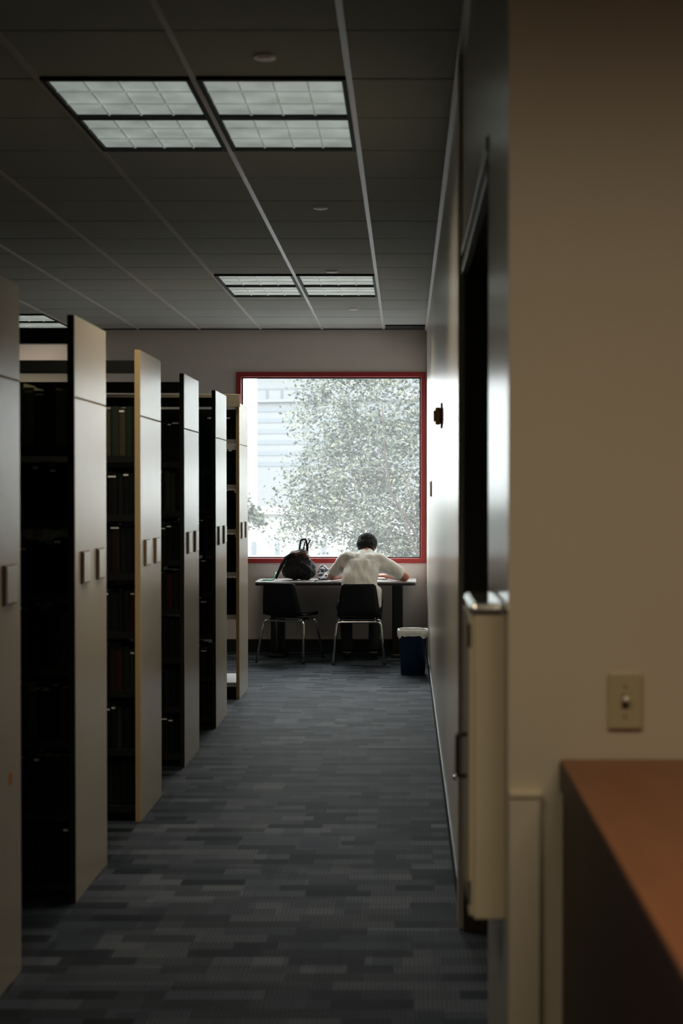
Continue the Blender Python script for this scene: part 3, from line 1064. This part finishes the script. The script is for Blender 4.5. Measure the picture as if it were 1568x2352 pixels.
# ------------------------------------------------------------------ things on the desk
BX, BYB = -1.035, 14.43
bp_ = thing('backpack', (BX, BYB, DH), 'bulging black backpack slumped on the desk left of the person', 'backpack')
bm = bmesh.new()
capsule(bm, (BX - 0.06, BYB, DH + 0.085), (0.125, 0.10, 0.085), (BX - 0.03, BYB + 0.01, DH + 0.22), (0.095, 0.085, 0.07))
capsule(bm, (BX - 0.03, BYB, DH + 0.20), (0.10, 0.08, 0.07), (BX + 0.02, BYB, DH + 0.265), (0.055, 0.06, 0.045))
capsule(bm, (BX + 0.0, BYB, DH + 0.17), (0.11, 0.09, 0.08), (BX + 0.10, BYB, DH + 0.10), (0.06, 0.08, 0.085))
capsule(bm, (BX + 0.02, BYB, DH + 0.085), (0.10, 0.10, 0.084), (BX + 0.085, BYB - 0.01, DH + 0.065), (0.055, 0.08, 0.064))
bb = remesh(bm, 0.009, 3)
for v in bb.verts:
    p = v.co
    v.co += v.normal * (mnoise.noise(p * 16) * 0.014 + mnoise.noise(p * 38) * 0.006)
    v.co.z = max(v.co.z, DH + 0.0005)
mk('bag_body', bb, 'bag_black', bp_, True)
bm = bmesh.new()
capsule(bm, (BX - 0.035, BYB - 0.02, DH + 0.258), (0.055, 0.06, 0.030), (BX + 0.045, BYB - 0.01, DH + 0.262), (0.045, 0.055, 0.028))
capsule(bm, (BX + 0.055, BYB - 0.02, DH + 0.235), (0.035, 0.05, 0.03), (BX + 0.075, BYB - 0.02, DH + 0.225), (0.03, 0.04, 0.02))
bb = remesh(bm, 0.006, 2)
for v in bb.verts:
    v.co += v.normal * (mnoise.noise(v.co * 50) * 0.010)
mk('top_flap', bb, 'bag_brown', bp_, True)['label'] = 'brownish crumpled top flap'
bm = bmesh.new()
capsule(bm, (BX + 0.055, BYB - 0.075, DH + 0.12), (0.045, 0.025, 0.05), (BX + 0.09, BYB - 0.075, DH + 0.10), (0.035, 0.025, 0.045))
bb = remesh(bm, 0.007, 2)
for v in bb.verts:
    v.co += v.normal * (mnoise.noise(v.co * 40) * 0.008)
mk('front_pocket', bb, 'bag_black', bp_, True)
bm = bmesh.new()
tube(bm, arc_pts([(BX - 0.005, BYB, DH + 0.285), (BX + 0.010, BYB, DH + 0.395), (BX + 0.065, BYB, DH + 0.400), (BX + 0.072, BYB, DH + 0.27)], 0.03), 0.009, 8)
mk('carry_handle', bm, 'bag_black', bp_)
bm = bmesh.new()
tube(bm, [(BX + 0.078, BYB - 0.01, DH + 0.24), (BX + 0.080, BYB - 0.01, DH + 0.345), (BX + 0.105, BYB - 0.01, DH + 0.392)], 0.007, 8)
tube(bm, [(BX + 0.036, BYB - 0.01, DH + 0.29), (BX + 0.046, BYB - 0.01, DH + 0.35), (BX + 0.058, BYB - 0.01, DH + 0.375)], 0.006, 8)
mk('webbing_end', bm, 'bag_black', bp_)
bm = bmesh.new()
pts = [(BX - 0.075, BYB - 0.03, DH + 0.255), (BX - 0.135, BYB - 0.04, DH + 0.215), (BX - 0.170, BYB - 0.05, DH + 0.15), (BX - 0.205, BYB - 0.05, DH + 0.075), (BX - 0.228, BYB - 0.06, DH + 0.014)]
tube(bm, pts, 0.016, 8, radii=[0.016, 0.018, 0.018, 0.014, 0.011])
mk('shoulder_strap', bm, 'bag_black', bp_)

t = thing('jacket', (-0.80, 14.42, DH), 'crumpled grey nylon jacket between the backpack and the person', 'jacket')
bm = bmesh.new()
capsule(bm, (-0.815, 14.53, DH + 0.075), (0.05, 0.05, 0.07), (-0.765, 14.53, DH + 0.05), (0.05, 0.055, 0.045))
capsule(bm, (-0.82, 14.46, DH + 0.035), (0.04, 0.04, 0.035), (-0.765, 14.46, DH + 0.022), (0.05, 0.04, 0.021))
bb = remesh(bm, 0.006, 2)
for v in bb.verts:
    v.co += v.normal * (mnoise.noise(v.co * 24) * 0.018 + mnoise.noise(v.co * 60) * 0.006)
    v.co.z = max(v.co.z, DH + 0.0005)
mk('body_fabric', bb, 'grey_nylon', t, True)
bm = bmesh.new()
capsule(bm, (-0.83, 14.40, DH + 0.018), (0.03, 0.02, 0.016), (-0.76, 14.40, DH + 0.018), (0.03, 0.02, 0.016))
bb = remesh(bm, 0.005, 1)
for v in bb.verts:
    v.co += v.normal * (mnoise.noise(v.co * 45) * 0.008); v.co.z = max(v.co.z, DH + 0.0005)
mk('sleeve', bb, 'grey_nylon', t, True)

# open book / papers under the left arm and under the right hand
t = thing('paper_sheet', (-0.745, 14.24, DH), 'white curled paper sheet beside the left elbow of the person', 'paper')
bm = bmesh.new()
rows = []
for k in range(7):
    u = k / 6
    x = -0.885 + 0.115 * u
    z = DH + 0.002 + 0.085 * u ** 2.2
    rows.append([bm.verts.new((x, 14.17, z)), bm.verts.new((x + 0.01, 14.36, z))])
for a, b in zip(rows[:-1], rows[1:]):
    bm.faces.new((a[0], a[1], b[1], b[0]))
bmesh.ops.solidify(bm, geom=bm.faces[:], thickness=0.0012)
mk('sheet', bm, 'paper', t, True)
t = thing('open_notebook', (-0.38, 14.56, DH), 'open white notebook on the desk in front of the person', 'notebook')
for s in (-1, 1):
    bm = bmesh.new()
    vs = box(bm, -0.38 if s > 0 else -0.585, -0.175 if s > 0 else -0.38, 14.48, 14.70, DH + 0.0005, DH + 0.010)
    bmesh.ops.bevel(bm, geom=[e for e in bm.edges if e.verts[0].co.y != e.verts[1].co.y and e.verts[0].co.z > DH + 0.005 and e.verts[1].co.z > DH + 0.005], offset=0.006, segments=3, affect='EDGES')
    mk('page_block', bm, 'paper', t)
t = thing('lanyard', (-1.31, 14.32, DH), 'green lanyard cord lying at the left end of the desk', 'lanyard')
bm = bmesh.new()
tube(bm, arc_pts([(-1.385, 14.26, DH + 0.007), (-1.35, 14.30, DH + 0.008), (-1.315, 14.27, DH + 0.008), (-1.275, 14.31, DH + 0.010), (-1.268, 14.36, DH + 0.055), (-1.262, 14.40, DH + 0.075)], 0.012), 0.006, 8)
tube(bm, arc_pts([(-1.38, 14.30, DH + 0.006), (-1.33, 14.33, DH + 0.006), (-1.285, 14.29, DH + 0.010)], 0.012), 0.005, 8)
cd = mk('cord', bm, 'green_cord', t)
bm = bmesh.new(); box(bm, -1.40, -1.378, 14.25, 14.268, DH + 0.001, DH + 0.012, bevel=0.002); mk('clip', bm, 'chrome', t)

# ------------------------------------------------------------------ waste bin
TX, TY = 0.060, 12.98
t = thing('waste_bin', (TX, TY, 0), 'dark blue plastic waste bin with a white liner against the right wall', 'waste bin')


def lathe_rect(bm, prof, n=40, sq=4.0, jitter=None):
    """loft superellipse rings; prof = (half width x, half depth y, z)"""
    rings = []
    for j, (a, b, z) in enumerate(prof):
        r = []
        for k in range(n):
            th = 2 * math.pi * k / n
            c, s = math.cos(th), math.sin(th)
            e = 2 / sq
            x = a * math.copysign(abs(c) ** e, c); y = b * math.copysign(abs(s) ** e, s)
            dz = jitter(j, k) if jitter else 0
            r.append(bm.verts.new((TX + x, TY + y, z + dz)))
        rings.append(r)
    for A, B in zip(rings[:-1], rings[1:]):
        for k in range(n):
            f = bm.faces.new((A[k], A[(k + 1) % n], B[(k + 1) % n], B[k])); f.smooth = True
    return rings


bm = bmesh.new()
R = lathe_rect(bm, [(0.103, 0.080, 0.0), (0.106, 0.083, 0.004), (0.125, 0.100, 0.37), (0.131, 0.106, 0.375), (0.131, 0.106, 0.390), (0.122, 0.097, 0.390), (0.118, 0.093, 0.36), (0.102, 0.079, 0.012)])
bm.faces.new(R[0]); bm.faces.new(R[-1])
mk('bucket', bm, 'bin_blue', t)
bm = bmesh.new()


def jit(j, k):
    w = math.sin(k * 0.42 + j * .3) + 0.6 * math.sin(k * 0.95 + 1.3) + 0.35 * math.sin(k * 1.9)
    return (0, 0, 0, 0.001, 0.0015, 0.001, 0.006, 0.011)[j] * w


lathe_rect(bm, [(0.100, 0.076, 0.16), (0.110, 0.085, 0.30), (0.121, 0.096, 0.385), (0.124, 0.099, 0.397), (0.131, 0.106, 0.399), (0.136, 0.111, 0.392), (0.137, 0.112, 0.362), (0.135, 0.110, 0.335)], 60, 4.0, jit)
mk('liner', bm, 'liner', t)['label'] = 'white plastic liner folded over the rim'

# ------------------------------------------------------------------ near right: extinguisher cabinet, switch, wall panel, counter
t = thing('wall_cabinet', (WX - 0.03, 3.26, 0.69), 'cream metal extinguisher cabinet with a pull handle on the right wall edge', 'cabinet')
cx0 = 0.138
bd = sbox('cabinet_body', (cx0 + 0.004, WX, 3.085, 3.43, 0.705, 1.345), 'cabinet_paint', t, 0.004)
sbox('cabinet_cap', (cx0 - 0.004, WX, 3.078, 3.435, 1.343, 1.368), 'cabinet_top', t, 0.011)
dr = sbox('cabinet_door', (cx0 - 0.006, cx0 + 0.004, 3.09, 3.425, 0.712, 1.340), 'cabinet_paint', t, 0.003)
bm = bmesh.new()
tube(bm, arc_pts([(cx0 - 0.004, 3.20, 0.985), (cx0 - 0.027, 3.20, 0.985), (cx0 - 0.027, 3.20, 1.075), (cx0 - 0.004, 3.20, 1.075)], 0.008), 0.005, 8)
mk('pull_handle', bm, 'black_metal', dr)
bm = bmesh.new()
for zz in (0.76, 1.30):
    cyl(bm, (cx0 - 0.004, 3.095, zz), 0.006, 0.05, 10)
mk('hinge', bm, 'chrome', dr)

sx, sz = 0.442, 1.178
t = thing('light_switch', (sx, NY - 0.02, sz - 0.06), 'cream light switch plate on the beige wall above the counter', 'light switch')
bm = bmesh.new()
box(bm, sx - 0.035, sx + 0.035, NY - 0.020, NY - 0.0125, sz - 0.057, sz + 0.057, bevel=0.003)
pl = mk('plate', bm, 'switch_plate', t)
sbox('toggle_slot', (sx - 0.006, sx + 0.006, NY - 0.0215, NY - 0.020, sz - 0.014, sz + 0.014), 'switch_dark', t)
bm = bmesh.new()
vs = box(bm, sx - 0.005, sx + 0.005, NY - 0.038, NY - 0.020, sz - 0.003, sz + 0.008, bevel=0.002)
bmesh.ops.rotate(bm, verts=bm.verts[:], cent=(sx, NY - 0.022, sz), matrix=Matrix.Rotation(math.radians(-22), 3, 'X'))
mk('toggle', bm, 'switch_toggle', t)
for s in (-1, 1):
    bm = bmesh.new()
    vs = cyl(bm, (0, 0, 0), 0.0032, 0.002, 10)
    bmesh.ops.rotate(bm, verts=bm.verts[:], cent=(0, 0, 0), matrix=Matrix.Rotation(math.pi / 2, 3, 'X'))
    bmesh.ops.translate(bm, vec=(sx, NY - 0.021, sz + s * 0.030), verts=bm.verts[:])
    mk('screw', bm, 'chrome', t)

t = thing('access_panel', (0.238, NY - 0.02, 0), 'beige upright panel against the wall between cabinet and counter', 'panel')
sbox('panel_board', (WX + 0.001, 0.270, NY - 0.030, NY - 0.012, 0, 0.985), 'wall_paint', t, 0.002)
sbox('top_strip', (WX + 0.001, 0.273, NY - 0.034, NY - 0.012, 0.985, 0.997), 'cabinet_paint', t, 0.002)

cz, c0 = 1.06, 0.312
t = thing('counter', (0.9, 1.9, 0), 'low counter with an orange wood top and dark sides at lower right', 'counter')
sbox('counter_top', (c0, 1.45, 0.55, NY - 0.015, cz - 0.028, cz), 'counter_wood', t, 0.003)
sbox('side_panel', (c0 + 0.004, c0 + 0.026, 0.56, NY - 0.016, 0.0, cz - 0.028), 'counter_side', t, 0.002)
sbox('side_panel', (1.42, 1.442, 0.56, NY - 0.016, 0.0, cz - 0.028), 'counter_side', t, 0.002)
sbox('end_panel', (c0 + 0.026, 1.42, 0.56, 0.58, 0.0, cz - 0.028), 'counter_side', t, 0.002)
sbox('edge_band', (c0 - 0.002, c0 + 0.004, 0.556, NY - 0.016, cz - 0.062, cz - 0.004), 'counter_side', t, 0.001)
sbox('plinth', (c0 + 0.03, 1.41, 0.60, NY - 0.03, 0.0, 0.08), 'black_metal', t)

# ------------------------------------------------------------------ outdoors
GZ = -4.2
bm = bmesh.new()
box(bm, -150, 150, BY + 1.0, 400, GZ - 0.5, GZ)
tag(mk('ground_outside', bm, 'pavement'), 'bright pale street outside the window', kind='structure')

# office tower: banded facade turned slightly towards the window
YB = 150.0
t = thing('office_tower', (-4, YB + 4, GZ), 'pale office tower with blue grey window bands seen at left through the window', 'building')


def tw(u, z, off=0.0):
    """point on the facade: u metres right of its left edge, coming nearer to the right"""
    return Vector((-15.1 + u * 0.96, YB - u * 0.28 - off, z))


def facade_box(bm, u0, u1, z0, z1, d0, d1):
    pts = []
    for z in (z0, z1):
        for d in (d0, d1):
            for u in (u0, u1):
                pts.append(bm.verts.new(tw(u, z, d)))
    a = pts
    for q in ((0, 1, 3, 2), (4, 6, 7, 5), (0, 4, 5, 1), (2, 3, 7, 6), (0, 2, 6, 4), (1, 5, 7, 3)):
        bm.faces.new([a[i] for i in q])


bm = bmesh.new(); facade_box(bm, 0, 30, GZ, 26, -12, 0); mk('facade', bm, 'building_white', t)
# louvre bands below, storeys with separate windows above (z taken from the photograph at that distance)
z = 4.2
for k in range(6):
    bm = bmesh.new(); facade_box(bm, 0.0, 30, z, z + 0.42, 0.0, 0.06); mk('band', bm, 'building_band', t)
    z += 1.10
for zz in (11.4, 14.6, 17.8):
    bm = bmesh.new(); facade_box(bm, 0, 30, zz - 0.75, zz - 0.45, 0, 0.35); mk('ledge', bm, 'building_white', t)
    bm = bmesh.new(); facade_box(bm, 0, 30, zz + 0.55, zz + 0.70, 0, 0.05); mk('band', bm, 'building_band', t)
    for k in range(9):
        u = 1.0 + (0.8 if zz > 12 else 0.0) + k * 1.58
        bm = bmesh.new(); facade_box(bm, u, u + 0.24, zz - 0.35, zz + 0.45, 0, 0.05)
        mk('window', bm, 'building_glass', t)

# low pale building at street level
t = thing('low_building', (-9, 70, GZ), 'low white building with small dark windows at the bottom left of the view', 'building')
bm = bmesh.new(); box(bm, -16, 2, 70, 80, GZ, 0.55); mk('wall', bm, 'stucco', t)
bm = bmesh.new(); box(bm, -16.3, 2.3, 69.7, 80, 0.55, 0.80); mk('roof', bm, 'stucco', t)
for k in range(7):
    x = -10.6 + k * 1.1
    bm = bmesh.new(); box(bm, x, x + 0.22, 69.95, 70.05, -1.35, -0.75); mk('window', bm, 'building_band', t)


def tree(x, y, zc, blobs, leaves, label, trunkpts, branches, lsize=(0.045, 0.08), seed=1):
    rnd = random.Random(seed)
    t = thing('tree', (x, y, GZ), label, 'tree', 'trees outside the window')
    bm = bmesh.new()
    tube(bm, trunkpts, 0.15, 10, radii=[0.20 - 0.03 * k for k in range(len(trunkpts))])
    mk('trunk', bm, 'bark', t)
    for br in branches:
        bm = bmesh.new()
        n = len(br)
        tube(bm, br, 0.03, 6, radii=[0.026 - 0.019 * k / (n - 1) for k in range(n)])
        mk('branch', bm, 'bark', t)
    verts, faces = [], []
    tot = sum(b[4] for b in blobs)
    for (bx, by, bz, r, wgt) in blobs:
        n = int(leaves * wgt / tot)
        # twig clusters inside the blob
        cl = []
        for _ in range(max(4, n // 42)):
            d = Vector((rnd.gauss(0, 1), rnd.gauss(0, 1), rnd.gauss(0, 1))).normalized() * (rnd.random() ** 0.45)
            cl.append(Vector((bx + d.x * r[0], by + d.y * r[1], bz + d.z * r[2])))
        for _ in range(n):
            c = rnd.choice(cl) + Vector((rnd.gauss(0, .10), rnd.gauss(0, .10), rnd.gauss(0, .10)))
            L = rnd.uniform(*lsize); W = L * rnd.uniform(0.42, 0.6)
            e = Euler((rnd.uniform(-1.3, 1.3), rnd.uniform(-1.3, 1.3), rnd.uniform(0, 6.28))).to_matrix()
            b = len(verts)
            for px, py, pz in ((0, -L / 2, 0), (W / 2, 0, L * .08), (0, L / 2, 0), (-W / 2, 0, L * .08)):
                verts.append(c + e @ Vector((px, py, pz)))
            faces.append((b, b + 1, b + 2, b + 3))
    me = bpy.data.meshes.new('foliage')
    me.from_pydata(verts, [], faces)
    me.materials.append(MATS['leaf'])
    o = bpy.data.objects.new('foliage', me)
    COL.objects.link(o)
    o.parent = t
    o.location = -WLOC[t]
    o['kind'] = 'stuff'
    o['label'] = 'dense small grey green leaves'
    return t


YT = 22.0
mt = tree(0.9, YT, 2, [(-0.40, YT, 2.35, (1.5, 1.2, 1.25), 9), (-0.95, YT, 3.0, (0.8, 0.7, 0.8), 2.6), (-1.35, YT, 1.55, (0.7, 0.6, 0.6), 1.8), (0.6, YT + 0.3, 1.6, (1.5, 1.4, 1.5), 11), (-0.75, YT - .2, 1.35, (0.95, 0.9, 0.75), 4.5),
                       (0.7, YT, 3.4, (1.7, 1.4, 1.4), 9), (-1.45, YT, 1.15, (0.55, 0.6, 0.45), 1.5), (-0.2, YT, 0.7, (1.0, 1.0, 0.6), 4.0), (2.1, YT, 2.4, (1.3, 1.4, 2.0), 8),
                       (-0.9, YT + .2, 2.1, (0.7, 0.7, 0.6), 1.8), (0.3, YT - 0.2, 0.4, (1.2, 1.0, 0.7), 4)],
          42000, 'leafy grey green street tree filling most of the window',
          [(0.95, YT, GZ), (0.92, YT, GZ + 2), (0.85, YT, -0.6), (0.80, YT, 0.9), (0.78, YT, 2.4), (0.85, YT, 3.6)],
          [[(0.84, YT, -0.2), (0.2, YT - .9, 0.9), (-0.22, YT - 1.15, 1.6), (-0.30, YT - 1.2, 2.2), (-0.34, YT - 1.2, 2.9)], [(0.84, YT, -0.4), (0.15, YT - 1.2, 0.75), (-0.05, YT - 1.3, 1.25), (-0.12, YT - 1.3, 1.6)], [(0.84, YT, 0.2), (0.3, YT - 1.2, 0.8), (0.10, YT - 1.3, 1.3), (0.02, YT - 1.3, 1.9)], [(0.82, YT, 0.3), (0.3, YT, 1.0), (-0.3, YT - .3, 1.5), (-0.8, YT - .3, 1.75)],
           [(0.8, YT, 1.2), (0.45, YT - .9, 2.0), (0.30, YT - 1.0, 2.9), (0.2, YT - 1.0, 3.4)], [(0.8, YT, 0.4), (0.5, YT - 1.0, 0.75), (0.2, YT - 1.2, 1.0)],
           [(0.85, YT, -0.4), (0.75, YT - 1.1, 0.5), (0.5, YT - 1.3, 1.2)], [(0.83, YT, 0.0), (0.0, YT, 0.6), (-0.9, YT, 1.0), (-1.5, YT, 1.2)]], seed=3)
tree(-3.6, 34.0, 1, [(-3.75, 34, 1.05, (0.5, 0.6, 0.35), 3), (-4.4, 34, 0.85, (0.7, 0.6, 0.5), 3)],
     1500, 'pale smaller tree further off at the left side of the view', [(-4.1, 34, GZ), (-4.1, 34, -2), (-4.1, 34, 0.6)],
     [[(-4.1, 34, 0.2), (-4.3, 34, 0.6), (-4.5, 34, 0.9)], [(-4.1, 34, 0.1), (-3.9, 34, 0.6), (-3.7, 34, 1.0)]], (0.10, 0.16), 5)
